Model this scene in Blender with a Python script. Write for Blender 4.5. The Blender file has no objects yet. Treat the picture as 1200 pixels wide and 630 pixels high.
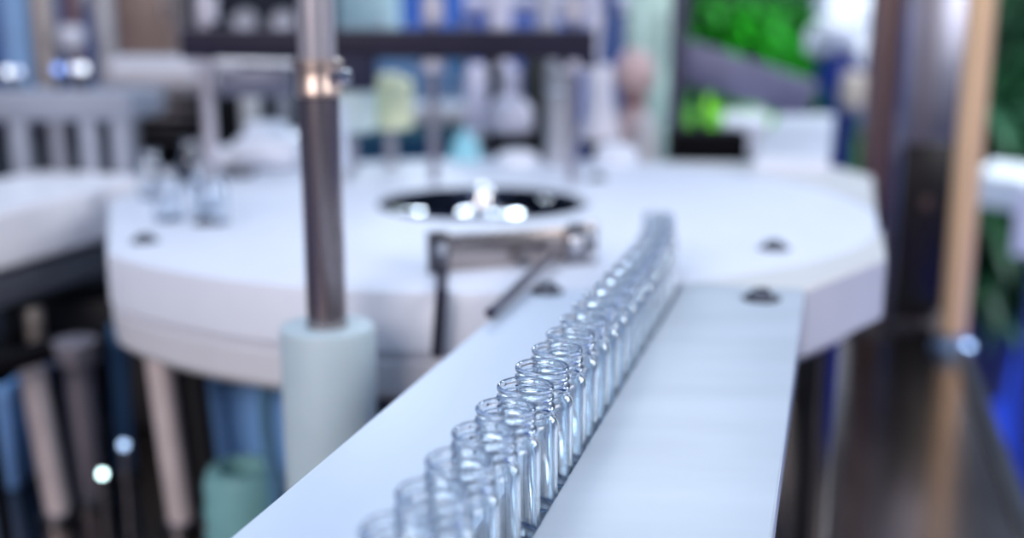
import bpy, bmesh, math, random
from mathutils import Vector, Matrix
random.seed(4)
S = bpy.context.scene
C = S.collection
PI = math.pi

# ------------------------------------------------------------------ camera, world, lights
H = 1.177                      # camera height; the guide rails' top is at z = 1.0
F_PX = 1300.0
PITCH = math.radians(12.36)
cam = bpy.data.cameras.new('camera')
camo = bpy.data.objects.new('camera', cam); C.objects.link(camo)
camo.location = (0, 0, H)
camo.rotation_euler = (PI/2 - PITCH, 0, 0)
cam.sensor_width = 36; cam.lens = 36*F_PX/1200
cam.clip_start = .01; cam.clip_end = 60
cam.dof.use_dof = True
cam.dof.focus_distance = .440
cam.dof.aperture_fstop = 3.3
S.camera = camo
S.view_settings.view_transform = 'Standard'
S.view_settings.look = 'None'
S.view_settings.gamma = 1
S.view_settings.use_curve_mapping = False
S.view_settings.exposure = -0.1
S.cycles.max_bounces = 48; S.cycles.transmission_bounces = 48; S.cycles.glossy_bounces = 12   # light must get through the whole queue of vials

w = bpy.data.worlds.new('world'); S.world = w; w.use_nodes = True
nt = w.node_tree; nt.nodes.clear()
wo = nt.nodes.new('ShaderNodeOutputWorld'); bg = nt.nodes.new('ShaderNodeBackground')
tc = nt.nodes.new('ShaderNodeTexCoord'); sp = nt.nodes.new('ShaderNodeSeparateXYZ')
cr = nt.nodes.new('ShaderNodeValToRGB'); mp = nt.nodes.new('ShaderNodeMapRange')
nt.links.new(tc.outputs['Generated'], sp.inputs[0])
mp.inputs['From Min'].default_value = -1; mp.inputs['From Max'].default_value = 1
nt.links.new(sp.outputs['Z'], mp.inputs['Value']); nt.links.new(mp.outputs[0], cr.inputs[0])
e = cr.color_ramp.elements
e[0].position = .40; e[0].color = (.02, .03, .06, 1)
e[1].position = 1.0; e[1].color = (.50, .68, 1.0, 1)
m1 = e.new(.5); m1.color = (.035, .05, .11, 1)
m2 = e.new(.66); m2.color = (.26, .34, .50, 1)
nz = nt.nodes.new('ShaderNodeTexNoise'); nz.inputs['Scale'].default_value = 3.6; nz.inputs['Detail'].default_value = 1
nt.links.new(tc.outputs['Generated'], nz.inputs['Vector'])
cr2 = nt.nodes.new('ShaderNodeValToRGB'); cr2.color_ramp.elements[0].position = .46; cr2.color_ramp.elements[1].position = .54
cr2.color_ramp.elements[0].color = (.02, .03, .08, 1); cr2.color_ramp.elements[1].color = (1.9, 1.85, 1.8, 1)
nt.links.new(nz.outputs[0], cr2.inputs[0])
mx = nt.nodes.new('ShaderNodeMix'); mx.data_type = 'RGBA'; mx.blend_type = 'MULTIPLY'; mx.inputs[0].default_value = 1
nt.links.new(cr.outputs[0], mx.inputs[6]); nt.links.new(cr2.outputs[0], mx.inputs[7])
nt.links.new(mx.outputs[2], bg.inputs[0]); bg.inputs[1].default_value = .85
nt.links.new(bg.outputs[0], wo.inputs[0])

def area(name, loc, target, sx, sy, power, col):
    l = bpy.data.lights.new(name, 'AREA'); l.shape = 'RECTANGLE'; l.size = sx; l.size_y = sy
    l.energy = power; l.color = col
    o = bpy.data.objects.new(name, l); C.objects.link(o); o.location = loc
    o.rotation_euler = (Vector(target)-Vector(loc)).to_track_quat('-Z', 'Y').to_euler()
    return o
area('hall_lamp_overhead', (-.5, .9, 3.3), (-.1, 1.0, 1), 2.0, 2.0, 17, (.80, .90, 1))
area('hall_lamp_far_left', (-.70, 6.0, 2.5), (-.5, 1, 1), .60, .5, 24, (.80, .92, 1))
area('hall_lamp_far_middle', (-.08, 6.0, 2.5), (-.1, 1, 1), .50, .5, 20, (.80, .92, 1))
area('hall_lamp_far_high', (.0, 5.5, 3.2), (.2, 1, 1), 2.5, .8, 16, (.85, .93, 1))
area('fill_behind', (-1.2, -2.0, 2.3), (-.1, 1.0, 1), 1.6, 1.2, 66, (1, .90, .88))  # added fill from behind the camera, for faces turned this way
area('fill_right', (2.4, -.9, 2.4), (-.3, 1.1, .9), 1.2, 1.2, 44, (1, .95, .92))  # added fill to brighten the infeed conveyor's side
area('fill_plants', (1.2, 2.3, 1.95), (1.05, 3.8, .85), 1.0, .5, 24, (.95, 1, .92))  # added light close to the plants to brighten the leaves
area('fill_carpet', (3.0, 3.0, 2.4), (2.0, 3.4, 0), 1.2, 1.2, 110, (.8, .9, 1))  # added light that brightens the blue carpet

# ------------------------------------------------------------------ helpers
cp, spn = math.cos(PITCH), math.sin(PITCH)
def down(y): return (y-315)*cp + F_PX*spn
def fwd(y): return F_PX*cp - (y-315)*spn
def plane(x, y, z=1.0):                      # where the sight line meets a level
    k = (H-z)/down(y); return Vector(((x-600)*k, fwd(y)*k, z))
def at(x, y, Y):                             # where it meets the distance Y
    k = Y/fwd(y); return Vector(((x-600)*k, Y, H-down(y)*k))
def zat(y, Y): return H - Y*down(y)/fwd(y)
def ppm(Y, y=150): return fwd(y)/Y*1.0       # pixels per metre there
RD = Vector((.2775, .9607, 0)); RN = Vector((.9607, -.2775, 0))
RYAW = -math.atan2(.2775, .9607)
def rail(s, n, z): return Vector((RD.x*s+RN.x*n, RD.y*s+RN.y*n, z))

MATS = {}
def mat(name, col, rough=.5, metal=0., spec=.5, noise=.06, nscale=30, trans=0., ior=1.45, emit=0, bump=0, stretch=None, col2=None, coat=0, sss=0):
    if name in MATS: return MATS[name]
    m = bpy.data.materials.new(name); m.use_nodes = True; t = m.node_tree
    b = t.nodes['Principled BSDF']
    b.inputs['Roughness'].default_value = rough; b.inputs['Metallic'].default_value = metal
    b.inputs['Specular IOR Level'].default_value = spec
    b.inputs['Transmission Weight'].default_value = trans; b.inputs['IOR'].default_value = ior
    b.inputs['Coat Weight'].default_value = coat
    if sss:
        b.inputs['Subsurface Weight'].default_value = sss; b.inputs['Subsurface Scale'].default_value = .01
    c = (*col, 1)
    if noise > 0 and not emit:
        tx = t.nodes.new('ShaderNodeTexCoord'); n = t.nodes.new('ShaderNodeTexNoise'); n.inputs['Scale'].default_value = nscale
        n.inputs['Detail'].default_value = 3
        mpn = t.nodes.new('ShaderNodeMapping')
        if stretch: mpn.inputs['Scale'].default_value = stretch
        t.links.new(tx.outputs['Object'], mpn.inputs[0]); t.links.new(mpn.outputs[0], n.inputs['Vector'])
        r = t.nodes.new('ShaderNodeValToRGB')
        r.color_ramp.elements[0].position = .35; r.color_ramp.elements[1].position = .65
        c2 = col2 or tuple(v*(1-noise*2) for v in col)
        r.color_ramp.elements[0].color = (*c2, 1); r.color_ramp.elements[1].color = c
        t.links.new(n.outputs[0], r.inputs[0]); t.links.new(r.outputs[0], b.inputs['Base Color'])
        if bump:
            bp = t.nodes.new('ShaderNodeBump'); bp.inputs['Strength'].default_value = bump; bp.inputs['Distance'].default_value = .001
            t.links.new(n.outputs[0], bp.inputs['Height']); t.links.new(bp.outputs[0], b.inputs['Normal'])
    else:
        b.inputs['Base Color'].default_value = c
    if emit:
        b.inputs['Emission Color'].default_value = c; b.inputs['Emission Strength'].default_value = emit
    MATS[name] = m
    return m
WHITE = mat('white_plastic', (.80, .84, .94), .32, noise=.015, nscale=14)
RAILW = mat('white_guide_plastic', (.62, .72, .86), .5, spec=.3, noise=.02, nscale=10, stretch=(1, .25, 1))
RAILR = mat('milky_guide_plastic', (.58, .66, .75), .26, noise=.05, nscale=14, stretch=(.5, 1.6, 1))
CREAM = mat('cream_nylon', (.48, .60, .66), .45, noise=.02, sss=.15)
STEEL = mat('brushed_steel', (.50, .48, .50), .26, 1, noise=.06, nscale=60, stretch=(1, 1, .05))
STEELP = mat('polished_steel', (.75, .77, .82), .10, 1, noise=.03)
DSTEEL = mat('dark_steel', (.16, .16, .18), .30, 1, noise=.08)
ALU = mat('aluminium', (.62, .64, .68), .35, 1, noise=.04)
GREYP = mat('grey_paint', (.30, .33, .41), .45, noise=.04)
TAUPE = mat('taupe_metal', (.36, .33, .33), .35, .6, noise=.05)
BLACK = mat('black_rubber', (.003, .003, .005), .7, spec=.1, noise=.1)
NAVY = mat('navy_paint', (.020, .022, .050), .5, spec=.2, noise=.08)
BARM = mat('bar_anodised', (.020, .018, .036), .5, 0, spec=.2, noise=.05)
BLUE = mat('blue_paint', (.02, .10, .50), .45, noise=.08)
SKYB = mat('pale_blue_paint', (.28, .48, .80), .45, noise=.05)
TEALP = mat('pale_teal_paint', (.45, .66, .74), .5, noise=.04)
DTEAL = mat('dark_teal_paint', (.012, .07, .16), .5, spec=.2, noise=.1)
BRASS = mat('brass', (1.0, .68, .40), .38, .25, noise=.05, stretch=(1, 1, .1))
COPPER = mat('bronze_paint', (.20, .13, .12), .4, .5, noise=.06)
YEL = mat('pale_yellow_nylon', (.90, .94, .62), .5, noise=.03)
PINK = mat('pink_beige_plastic', (.60, .44, .45), .5, noise=.05)
LILAC = mat('lilac_white_plastic', (.66, .66, .82), .4, noise=.03)
GLASS = mat('vial_glass', (.965, .985, 1.0), .0, trans=1, ior=1.50, noise=0)
GLASS.node_tree.nodes['Principled BSDF'].inputs['Base Color'].default_value = (.99, 1, 1, 1)
va = GLASS.node_tree.nodes.new('ShaderNodeVolumeAbsorption'); va.inputs['Color'].default_value = (.05, .30, .60, 1); va.inputs['Density'].default_value = 70
GLASS.node_tree.links.new(va.outputs[0], GLASS.node_tree.nodes['Material Output'].inputs['Volume'])
BELT = mat('belt_plastic', (.86, .92, .95), .4, noise=.05, nscale=60)

def newbm(): return bmesh.new()
def add_box(bm, lo, hi, bev=0.0, M=None, seg=2):
    r = bmesh.ops.create_cube(bm, size=1)
    vs = r['verts']
    for v in vs:
        v.co = Vector([(lo[i]+hi[i])/2 + v.co[i]*(hi[i]-lo[i]) for i in range(3)])
    if bev:
        es = list({ed for v in vs for ed in v.link_edges})
        rr = bmesh.ops.bevel(bm, geom=es, offset=bev, segments=seg, affect='EDGES', profile=.5)
        vs = list({v for f in rr['faces'] for v in f.verts} | {v for v in vs if v.is_valid})
    if M is not None:
        for v in vs: v.co = M @ v.co
    return vs
def add_lathe(bm, prof, n=32, M=None, cap=True):
    rings = []
    for r, z in prof:
        if r < 1e-6: rings.append([bm.verts.new((0, 0, z))])
        else: rings.append([bm.verts.new((r*math.cos(2*PI*i/n), r*math.sin(2*PI*i/n), z)) for i in range(n)])
    for a, b in zip(rings, rings[1:]):
        for i in range(n):
            j = (i+1) % n
            if len(a) == 1 and len(b) == 1: continue
            if len(a) == 1: bm.faces.new((a[0], b[i], b[j]))
            elif len(b) == 1: bm.faces.new((a[i], a[j], b[0]))
            else: bm.faces.new((a[i], a[j], b[j], b[i]))
    if cap:
        if len(rings[0]) > 1: bm.faces.new(rings[0][::-1])
        if len(rings[-1]) > 1: bm.faces.new(rings[-1])
    vs = [v for r in rings for v in r]
    if M is not None:
        for v in vs: v.co = M @ v.co
    return vs
def cylprof(r, z0, z1, b=.001):
    return [(r-b, z0), (r, z0+b), (r, z1-b), (r-b, z1)]
def add_rod(bm, a, b, r, n=20, bev=.0006):
    a = Vector(a); b = Vector(b); d = b-a
    M = Matrix.Translation(a) @ d.to_track_quat('Z', 'Y').to_matrix().to_4x4()
    add_lathe(bm, cylprof(r, 0, d.length, min(bev, r*.3)), n, M)
def add_prism(bm, pts, z0, z1, bev=0):
    lo = [bm.verts.new((p[0], p[1], z0)) for p in pts]; hi = [bm.verts.new((p[0], p[1], z1)) for p in pts]
    n = len(pts); fs = [bm.faces.new(lo[::-1]), bm.faces.new(hi)]
    for i in range(n):
        fs.append(bm.faces.new((lo[i], lo[(i+1) % n], hi[(i+1) % n], hi[i])))
    if bev:
        es = list({ed for v in lo+hi for ed in v.link_edges})
        bmesh.ops.bevel(bm, geom=es, offset=bev, segments=3, affect='EDGES')
def obj(name, bm, m, parent=None, smooth=True, loc=None, rotz=0):
    bmesh.ops.recalc_face_normals(bm, faces=bm.faces)
    me = bpy.data.meshes.new(name); bm.to_mesh(me); bm.free()
    me.materials.append(m)
    if smooth:
        for p in me.polygons: p.use_smooth = True
        try: me.set_sharp_from_angle(angle=math.radians(38))
        except Exception: pass
    o = bpy.data.objects.new(name, me); C.objects.link(o)
    if parent is not None: o.parent = parent
    if loc is not None: o.location = loc
    o.rotation_euler.z = rotz
    return o
def tag(o, label=None, cat=None, group=None, kind=None):
    if label: o['label'] = label
    if cat: o['category'] = cat
    if group: o['group'] = group
    if kind: o['kind'] = kind
    return o
def thing(name, label, cat, loc=(0, 0, 0), rotz=0, group=None):
    o = bpy.data.objects.new(name, None); C.objects.link(o)
    o.empty_display_size = .02
    o.location = loc; o.rotation_euler = (0, 0, rotz)
    return tag(o, label, cat, group)

# ------------------------------------------------------------------ the hall
bm = newbm(); add_box(bm, (-6, -3, -.05), (7, 7.5, 0))
tag(obj('floor', bm, mat('blue_carpet', (.004, .045, .56), .9, noise=.12, nscale=25)), kind='structure')
bm = newbm(); add_box(bm, (-6, 7.5, 0), (7, 7.6, 2.2))
tag(obj('wall_back', bm, mat('hall_wall', (.05, .10, .22), .8, noise=.3, nscale=1.2)), kind='structure')

# machine deck : polished steel, its right edge runs parallel to the rails
DZ = .72
deck = thing('machine_deck', 'polished dark steel deck under the white rails, reflecting the brass post', 'machine table', (0, 0, 0))
deckr = .190
pts = [rail(-.35, -1.75, 0), rail(-.35, deckr, 0), rail(2.25, deckr, 0), rail(2.25, -1.75, 0)]
bm = newbm(); add_prism(bm, pts, DZ-.012, DZ, .003)
obj('deck_plate', bm, mat('deck_steel', (.27, .235, .215), .20, 1, noise=.15, nscale=9, stretch=(1, .3, 1), bump=.12), deck)
bm = newbm(); add_prism(bm, [rail(-.33, -1.73, 0), rail(-.33, deckr-.02, 0), rail(2.23, deckr-.02, 0), rail(2.23, -1.73, 0)], .08, DZ-.012, .004)
obj('base_cabinet', bm, mat('cabinet_steel', (.30, .31, .35), .35, 1, noise=.05), deck)
bm = newbm(); add_prism(bm, [rail(-.35, deckr-.004, 0), rail(-.35, deckr+.012, 0), rail(2.25, deckr+.012, 0), rail(2.25, deckr-.004, 0)], DZ-.02, DZ+.012, .003)
obj('edge_strip', bm, DSTEEL, deck)
for s in (.0, 2.1):
    for n in (-1.15, .12):
        bm = newbm(); add_lathe(bm, [(.03, 0), (.032, .01), (.02, .02), (.012, .03), (.012, .085)], 20, Matrix.Translation(rail(s, n, 0)))
        obj('foot', bm, DSTEEL, deck)

# ------------------------------------------------------------------ guide rails
def screw(parent, p, r=.0085, mname=None):
    """washer, hexagonal-socket button head"""
    bm = newbm(); M = Matrix.Translation(p)
    add_lathe(bm, [(r*1.35, 0), (r*1.35, .0012), (r*1.25, .0016), (r*.9, .0016)], 28, M)
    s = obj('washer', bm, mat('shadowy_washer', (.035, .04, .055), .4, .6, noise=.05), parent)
    bm = newbm()
    add_lathe(bm, [(r, .0014), (r*.98, .003), (r*.75, .0058), (r*.45, .0068), (r*.42, .0068), (r*.40, .0035), (0, .0035)], 28, M)
    obj('screw_head', bm, mat('screw_steel', (.10, .11, .14), .2, 1, noise=.05), s)
    return s
FR = .732      # front edge of the round table, along Y
TX, TY, TR = -.03, 1.125, .39
def hit(n):
    s = .6
    while (rail(s, n, 0)-Vector((TX, TY, 0))).length > TR+.0015: s += .0004
    return s
def build_rail(label, n0, n1, s1, m, side):
    sa = hit(n0); sb = s1 or hit(n1)
    t = thing('guide_rail', label, 'conveyor rail', rail(.10, (n0+n1)/2, DZ), 0)
    off = Vector(t.location)
    bm = newbm(); add_prism(bm, [rail(-.02, n0, 0)-off, rail(-.02, n1, 0)-off, rail(sb, n1, 0)-off, rail(sa, n0, 0)-off], .982-DZ, 1.0-DZ, .0008)
    obj('top_bar', bm, m, t)
    a = .004
    bm = newbm(); add_prism(bm, [rail(-.02, n0+a, 0)-off, rail(-.02, n1-a, 0)-off, rail(sb, n1-a, 0)-off, rail(sa, n0+a, 0)-off], .945-DZ, .982-DZ, .0008)
    obj('under_rail', bm, mat('under_rail_alu', (.33, .36, .44), .38, 1, noise=.05), t)
    for s in (.12, .38, .60):
        bm = newbm(); q = rail(s, (n0+n1)/2, 0)-off
        add_lathe(bm, cylprof(.011, 0, .945-DZ), 20, Matrix.Translation((q.x, q.y, 0)))
        obj('support_post', bm, DSTEEL, t)
    return t, off
tl, off = build_rail('plain white guide rail running along the left side of the vials', -.197, -.1225, None, RAILW, 0)
p = plane(641, 342, 1.0); screw(tl, p-off, .0085)
tr, off = build_rail('milky white guide rail to the right of the vials, faintly smudged', -.0945, -.0125, .770, RAILR, 1)
p = plane(892, 350, 1.0); screw(tr, p-off, .0095)
# floor of the channel
bm = newbm(); o0 = rail(.1, -.1085, DZ)
add_prism(bm, [rail(-.02, -.1215, 0)-o0, rail(-.02, -.0955, 0)-o0, rail(.70, -.0955, 0)-o0, rail(.76, -.0990, 0)-o0, rail(.832, -.1130, 0)-o0, rail(.832, -.140, 0)-o0, rail(.76, -.1255, 0)-o0, rail(.70, -.1215, 0)-o0], .978-DZ, .984-DZ, .0004)
cb = thing('conveyor_belt', 'pale conveyor belt in the slot beneath the glass vials', 'conveyor belt', o0)
obj('belt', bm, BELT, cb)
bm = newbm(); add_prism(bm, [rail(.0, -.117, 0)-o0, rail(.0, -.100, 0)-o0, rail(.70, -.100, 0)-o0, rail(.70, -.117, 0)-o0], 0, .976-DZ, .0004)
obj('belt_carrier', bm, ALU, cb)

# ------------------------------------------------------------------ glass vials
VZ = .984
def vial_mesh():
    o = [(0, 0), (.0108, 0), (.0124, .0006), (.0129, .0022), (.0129, .0352), (.0128, .0370), (.0124, .0384), (.0116, .0394), (.0108, .0399), (.0104, .0406),
         (.0104, .0416), (.0107, .0421), (.0114, .0426), (.0116, .0433), (.0113, .0439), (.0105, .0443), (.0104, .0452), (.0107, .0457), (.0112, .0462), (.0113, .0469),
         (.0111, .0475), (.0104, .0480), (.0103, .0490), (.0106, .0496), (.0110, .0501), (.0111, .0508), (.0110, .0514), (.0105, .0519), (.0099, .0520)]
    i = [(.0095, .0517), (.0093, .0510), (.0093, .0402), (.0098, .0392), (.0110, .0384), (.0117, .0370), (.0120, .0350), (.0120, .0034), (.0112, .0025), (.0070, .0022), (0, .0024)]
    lift = lambda z: z if z < .02 else z+.006
    o = [(r, lift(z)) for r, z in o]; i = [(r, lift(z)) for r, z in i]
    bm = newbm(); add_lathe(bm, o+i, 48, cap=False)
    return bm
sv = .238; k = 0; proto = None
vials = []
while sv < .815:
    n = -.1085
    if sv > .70: n -= (sv-.70)**2*1.1
    vials.append((sv, n + random.uniform(-.0003, .0003))); sv += .0259
NV = len(vials)
for i, (s, n) in enumerate(vials):
    if proto is None:
        proto = obj('glass_vial', vial_mesh(), GLASS); o = proto
    else:
        o = proto.copy(); C.objects.link(o)
    o.location = rail(s, n, VZ+.0002); o.rotation_euler.z = random.uniform(0, 6)
    tag(o, 'x', 'vial', 'clear glass vials queued in the conveyor slot')
ordn = ['first', 'second', 'third', 'fourth', 'fifth', 'sixth', 'seventh', 'eighth', 'ninth', 'tenth', 'eleventh', 'twelfth']
vo = [o for o in C.objects if o.name.startswith('glass_vial')]
vo.sort(key=lambda o: o.location.y)
for i, o in enumerate(vo):
    if i == 0: l = 'clear glass vial nearest the camera, cut by the bottom frame edge'
    elif i < NV//2: l = 'clear open glass vial, %s of the queue counted from the camera' % ordn[i]
    elif i == NV-1: l = 'clear glass vial at the very far end of the queue'
    else: l = 'clear open glass vial, %s of the queue counted from its far end' % ordn[NV-1-i]
    o['label'] = l

# ------------------------------------------------------------------ round table and plates
tx, ty, tr_ = -.03, 1.125, .39
tt = thing('round_table', 'big round white machine table behind the rails with a dark hollow centre', 'turntable', (tx, ty, DZ))
z = lambda v: v-DZ
bm = newbm()
add_lathe(bm, [(.108, z(.975)), (.108, z(1.0)), (tr_-.004, z(1.0)), (tr_-.001, z(.999)), (tr_, z(.996)), (tr_, z(.957)), (tr_-.004, z(.953)), (.108, z(.953)), (.108, z(.975))], 128, cap=False)
obj('table_top', bm, mat('round_table_white', (.76, .80, .90), .55, spec=.2, noise=.015), tt)
bm = newbm()
add_lathe(bm, [(.112, z(.953)), (tr_-.006, z(.953)), (tr_-.006, z(.950)), (tr_-.001, z(.948)), (tr_-.003, z(.925)), (tr_-.010, z(.918)), (.112, z(.918)), (.112, z(.953))], 128, cap=False)
obj('lower_ring', bm, mat('lower_ring_white', (.72, .73, .79), .35, noise=.02), tt)
bm = newbm()
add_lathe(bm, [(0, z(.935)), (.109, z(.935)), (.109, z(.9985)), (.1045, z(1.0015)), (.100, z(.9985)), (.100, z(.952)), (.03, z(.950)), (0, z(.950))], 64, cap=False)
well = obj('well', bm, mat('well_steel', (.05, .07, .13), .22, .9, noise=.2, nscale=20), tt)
bm = newbm()
add_lathe(bm, [(.030, z(.950)), (.030, z(.985)), (.026, z(.992)), (.012, z(.995)), (.010, z(1.012)), (.006, z(1.017)), (0, z(1.018))], 32, cap=False)
obj('hub', bm, STEELP, tt)
def clip_side(o):                             # straight flat on the table's left side
    A = Vector((-.330-tx, .885-ty)); B = Vector((-.415-tx, 1.13-ty)); nn = Vector((-.945, -.328)).normalized()
    ref = .39
    for v in o.data.vertices:
        p = Vector((v.co.x, v.co.y)); d = (p-A).dot(nn) - (p.length-ref)*1.0
        if p.length > .3 and d > 0 and (p-A).dot(B-A) > -.2: v.co.x -= nn.x*d; v.co.y -= nn.y*d
def cut_slot(o, locx, locy):
    bm = newbm(); add_prism(bm, [rail(.60, -.1218, 0), rail(.60, -.0952, 0), rail(.70, -.0952, 0), rail(.76, -.0987, 0), rail(.8325, -.1127, 0), rail(.8325, -.1405, 0), rail(.76, -.1258, 0), rail(.70, -.1218, 0)], .9775, 1.01)
    me = bpy.data.meshes.new('slot'); bmesh.ops.recalc_face_normals(bm, faces=bm.faces); bm.to_mesh(me); bm.free()
    c = bpy.data.objects.new('slot', me); C.objects.link(c)
    md = o.modifiers.new('slot', 'BOOLEAN'); md.operation = 'DIFFERENCE'; md.object = c; md.solver = 'EXACT'
    bpy.context.view_layer.update()
    dg = bpy.context.evaluated_depsgraph_get()
    new = bpy.data.meshes.new_from_object(o.evaluated_get(dg))
    o.modifiers.clear(); o.data = new
    bpy.data.objects.remove(c)
    try: new.set_sharp_from_angle(angle=math.radians(38))
    except Exception: pass
for o in [c for c in C.objects if c.parent == tt and c.name.split('.')[0] in ('table_top', 'lower_ring')]: clip_side(o)
for o in [c for c in C.objects if c.parent == tt and c.name.split('.')[0] == 'table_top']: cut_slot(o, 0, 0)
# added mirror discs in the well, tilted to give bright glints
for kx, (px, py, rr) in enumerate([(467, 246, .012), (490, 247, .008), (577, 249, .013), (603, 250, .013), (545, 217, .015), (640, 232, .006)]):
    q = plane(px, py, .998)
    bm = newbm(); add_lathe(bm, [(rr*.8, z(.950)), (rr*.8, z(.990)), (rr, z(.992)), (rr, z(.997)), (rr*.9, z(.998)), (rr*.5, z(.9984)), (0, z(.9981))], 28, Matrix.Translation((q.x-tx, q.y-ty, z(.998))) @ Matrix.Rotation(math.radians(3.5), 4, 'X') @ Matrix.Translation((0, 0, -z(.998))), cap=False)
    obj('glint_disc', bm, mat('glint_mirror', (.85, .93, 1.0), .06, 1, noise=.0), tt)
bm = newbm(); add_lathe(bm, cylprof(.14, 0, z(.918)-.02, .004), 48)
obj('pedestal', bm, DSTEEL, tt)
for (px, py) in [(170, 283), (240, 262), (700, 210)]:
    q = plane(px, py, 1.0); screw(tt, Vector((q.x-tx, q.y-ty, z(1.0))), .0085)

# white corner plate on the right
cpts = [plane(935, 336), plane(1036, 300), plane(1022, 206), plane(985, 190), plane(770, 190), plane(740, 230)]
# keep the plate clear of the round table
def clear(p, r=tr_+.0015):
    d = Vector((p.x-tx, p.y-ty)); return d.length
poly = [Vector((.203, .7445, 0)), Vector((.293, .850, 0)), Vector((.435, 1.33, 0)), Vector((.41, 1.46, 0)), Vector((.12, 1.49, 0))]
a0 = math.atan2(1.49-ty, .12-tx); hp = rail(hit(-.0935), -.0935, 0); a1 = math.atan2(hp.y-ty, hp.x-tx)
for i in range(41):
    a = a0+(a1-a0)*i/40
    poly.append(Vector((tx+(tr_+.001)*math.cos(a), ty+(tr_+.001)*math.sin(a), 0)))
pl = thing('corner_plate', 'thick white angular plate at the right of the round table', 'machine plate', (.30, 1.1, DZ))
bm = newbm(); add_prism(bm, [(p.x-.30, p.y-1.1) for p in poly], z(.950), z(1.0), .002)
obj('plate', bm, mat('plate_white', (.68, .69, .69), .5, spec=.25, noise=.015), pl)
q = plane(907, 291); screw(pl, Vector((q.x-.3, q.y-1.1, z(1.0))), .0095)
for (x_, y_) in ((.27, .93), (.37, 1.35)):
    bm = newbm(); add_lathe(bm, cylprof(.014, 0, z(.950)), 24, Matrix.Translation((x_-.3, y_-1.1, 0))); obj('support_post', bm, DSTEEL, pl)

# outfeed slab going away behind the plate
def slab(name, label, cat, pts, z0, z1, m, foot=True, bev=.003):
    c = sum((Vector((p[0], p[1], 0)) for p in pts), Vector())/len(pts)
    t = thing(name, label, cat, (c.x, c.y, DZ if c.y < 2.1 else 0))
    bz = t.location.z
    bm = newbm(); add_prism(bm, [(p[0]-c.x, p[1]-c.y) for p in pts], z0-bz, z1-bz, bev)
    obj('slab_top', bm, m, t)
    if foot:
        for f in (-.3, .3):
            d = Vector((pts[0][0]-pts[-1][0], pts[0][1]-pts[-1][1])) if False else Vector((0, 0))
            e0 = (Vector(pts[0][:2])+Vector(pts[1][:2]))/2; e1 = (Vector(pts[2][:2])+Vector(pts[3][:2]))/2
            q = e0.lerp(e1, .5+f) - Vector((c.x, c.y))
            bm = newbm(); add_lathe(bm, cylprof(.015, 0, z0-bz), 20, Matrix.Translation((q.x, q.y, 0))); obj('support_post', bm, STEEL, t)
    return t
slab('outfeed_slab', 'white slanting outfeed slab rising behind the corner plate', 'conveyor slab',
     [plane(884, 183, 1.02), plane(972, 186, 1.02), plane(978, 134, 1.02), plane(912, 134, 1.02)], .97, 1.02, WHITE)
slab('side_slab', 'short white slab beside the black box in front of the greenery', 'conveyor slab',
     [at(846, 160, 2.2), at(900, 160, 2.2), at(900, 150, 2.5), at(846, 150, 2.5)], zat(160, 2.2)-.04, zat(135, 2.35), WHITE)
slab('side_slab', 'white slab beyond the brass post at the right frame edge', 'conveyor slab',
     [at(1150, 165, 2.75), at(1300, 215, 2.4), at(1330, 190, 2.65), at(1165, 150, 3.0)], .74, .82, WHITE)
slab('side_slab', 'lower white block at the right frame edge under the white slab', 'conveyor slab',
     [at(1186, 290, 2.2), at(1290, 290, 2.2), at(1290, 285, 2.5), at(1186, 285, 2.5)], zat(300, 2.2), zat(215, 2.2), WHITE)

# left conveyor arm
la = thing('infeed_conveyor', 'thick white conveyor arm coming in from the left frame edge', 'conveyor arm', rail(1.0, -.83, DZ))
off = Vector(la.location)
bm = newbm(); add_prism(bm, [rail(.70, -.95, 0)-off, rail(.70, -.777, 0)-off, rail(1.165, -.777, 0)-off, rail(1.165, -.95, 0)-off], z(.943), z(1.0), .003)
obj('arm_body', bm, mat('arm_white', (.95, .95, 1.0), .35, noise=.02), la)
bm = newbm(); add_prism(bm, [rail(.72, -.94, 0)-off, rail(.72, -.787, 0)-off, rail(1.15, -.787, 0)-off, rail(1.15, -.94, 0)-off], z(.902), z(.934), .002)
obj('under_plate', bm, mat('under_plate_grey', (.34, .36, .42), .35, .7, noise=.06), la)
for s in (.86, 1.12):
    bm = newbm(); q = rail(s, -.82, 0)-off; add_lathe(bm, cylprof(.012, 0, z(.943)), 20, Matrix.Translation((q.x, q.y, 0))); obj('support_post', bm, STEEL, la)

# ------------------------------------------------------------------ steel column with nylon collar
pc = at(384, 400, .680)
cl = thing('clamped_column', 'tall steel column rising from a cream plastic sleeve left of the rails', 'column', (pc.x, pc.y, DZ))
R0 = .0300
bm = newbm(); zt = zat(383, .675)
add_lathe(bm, [(R0-.001, 0), (R0, .001), (R0, zt-DZ-.0025), (R0-.0008, zt-DZ-.0006), (R0-.003, zt-DZ), (.0135, zt-DZ), (.013, zt-DZ-.002)], 64, cap=False)
obj('sleeve', bm, CREAM, cl)
lean = Matrix.Translation((0, 0, 0))
zc0, zc1 = zat(112, .69)-DZ, zat(70, .69)-DZ
bm = newbm(); add_lathe(bm, cylprof(.0125, .02, zc0+.01), 48); obj('lower_tube', bm, mat('column_dark_steel', (.42, .36, .36), .26, .9, noise=.05, stretch=(1, 1, .05)), cl)
bm = newbm(); add_lathe(bm, cylprof(.0115, zc1-.01, 1.50-DZ), 48); obj('upper_tube', bm, mat('column_bright_steel', (.62, .59, .62), .30, .6, noise=.05, stretch=(1, 1, .05)), cl)
bm = newbm(); add_lathe(bm, [(.0128, zc0), (.0142, zc0+.001), (.0142, zc0+.006), (.0136, zc0+.007), (.0136, zc1-.006), (.0148, zc1-.005), (.0148, zc1), (.012, zc1+.001)], 48, cap=False)
cc = obj('clamp_collar', bm, mat('clamp_bronze', (.60, .48, .42), .38, .9, noise=.05), cl)
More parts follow.
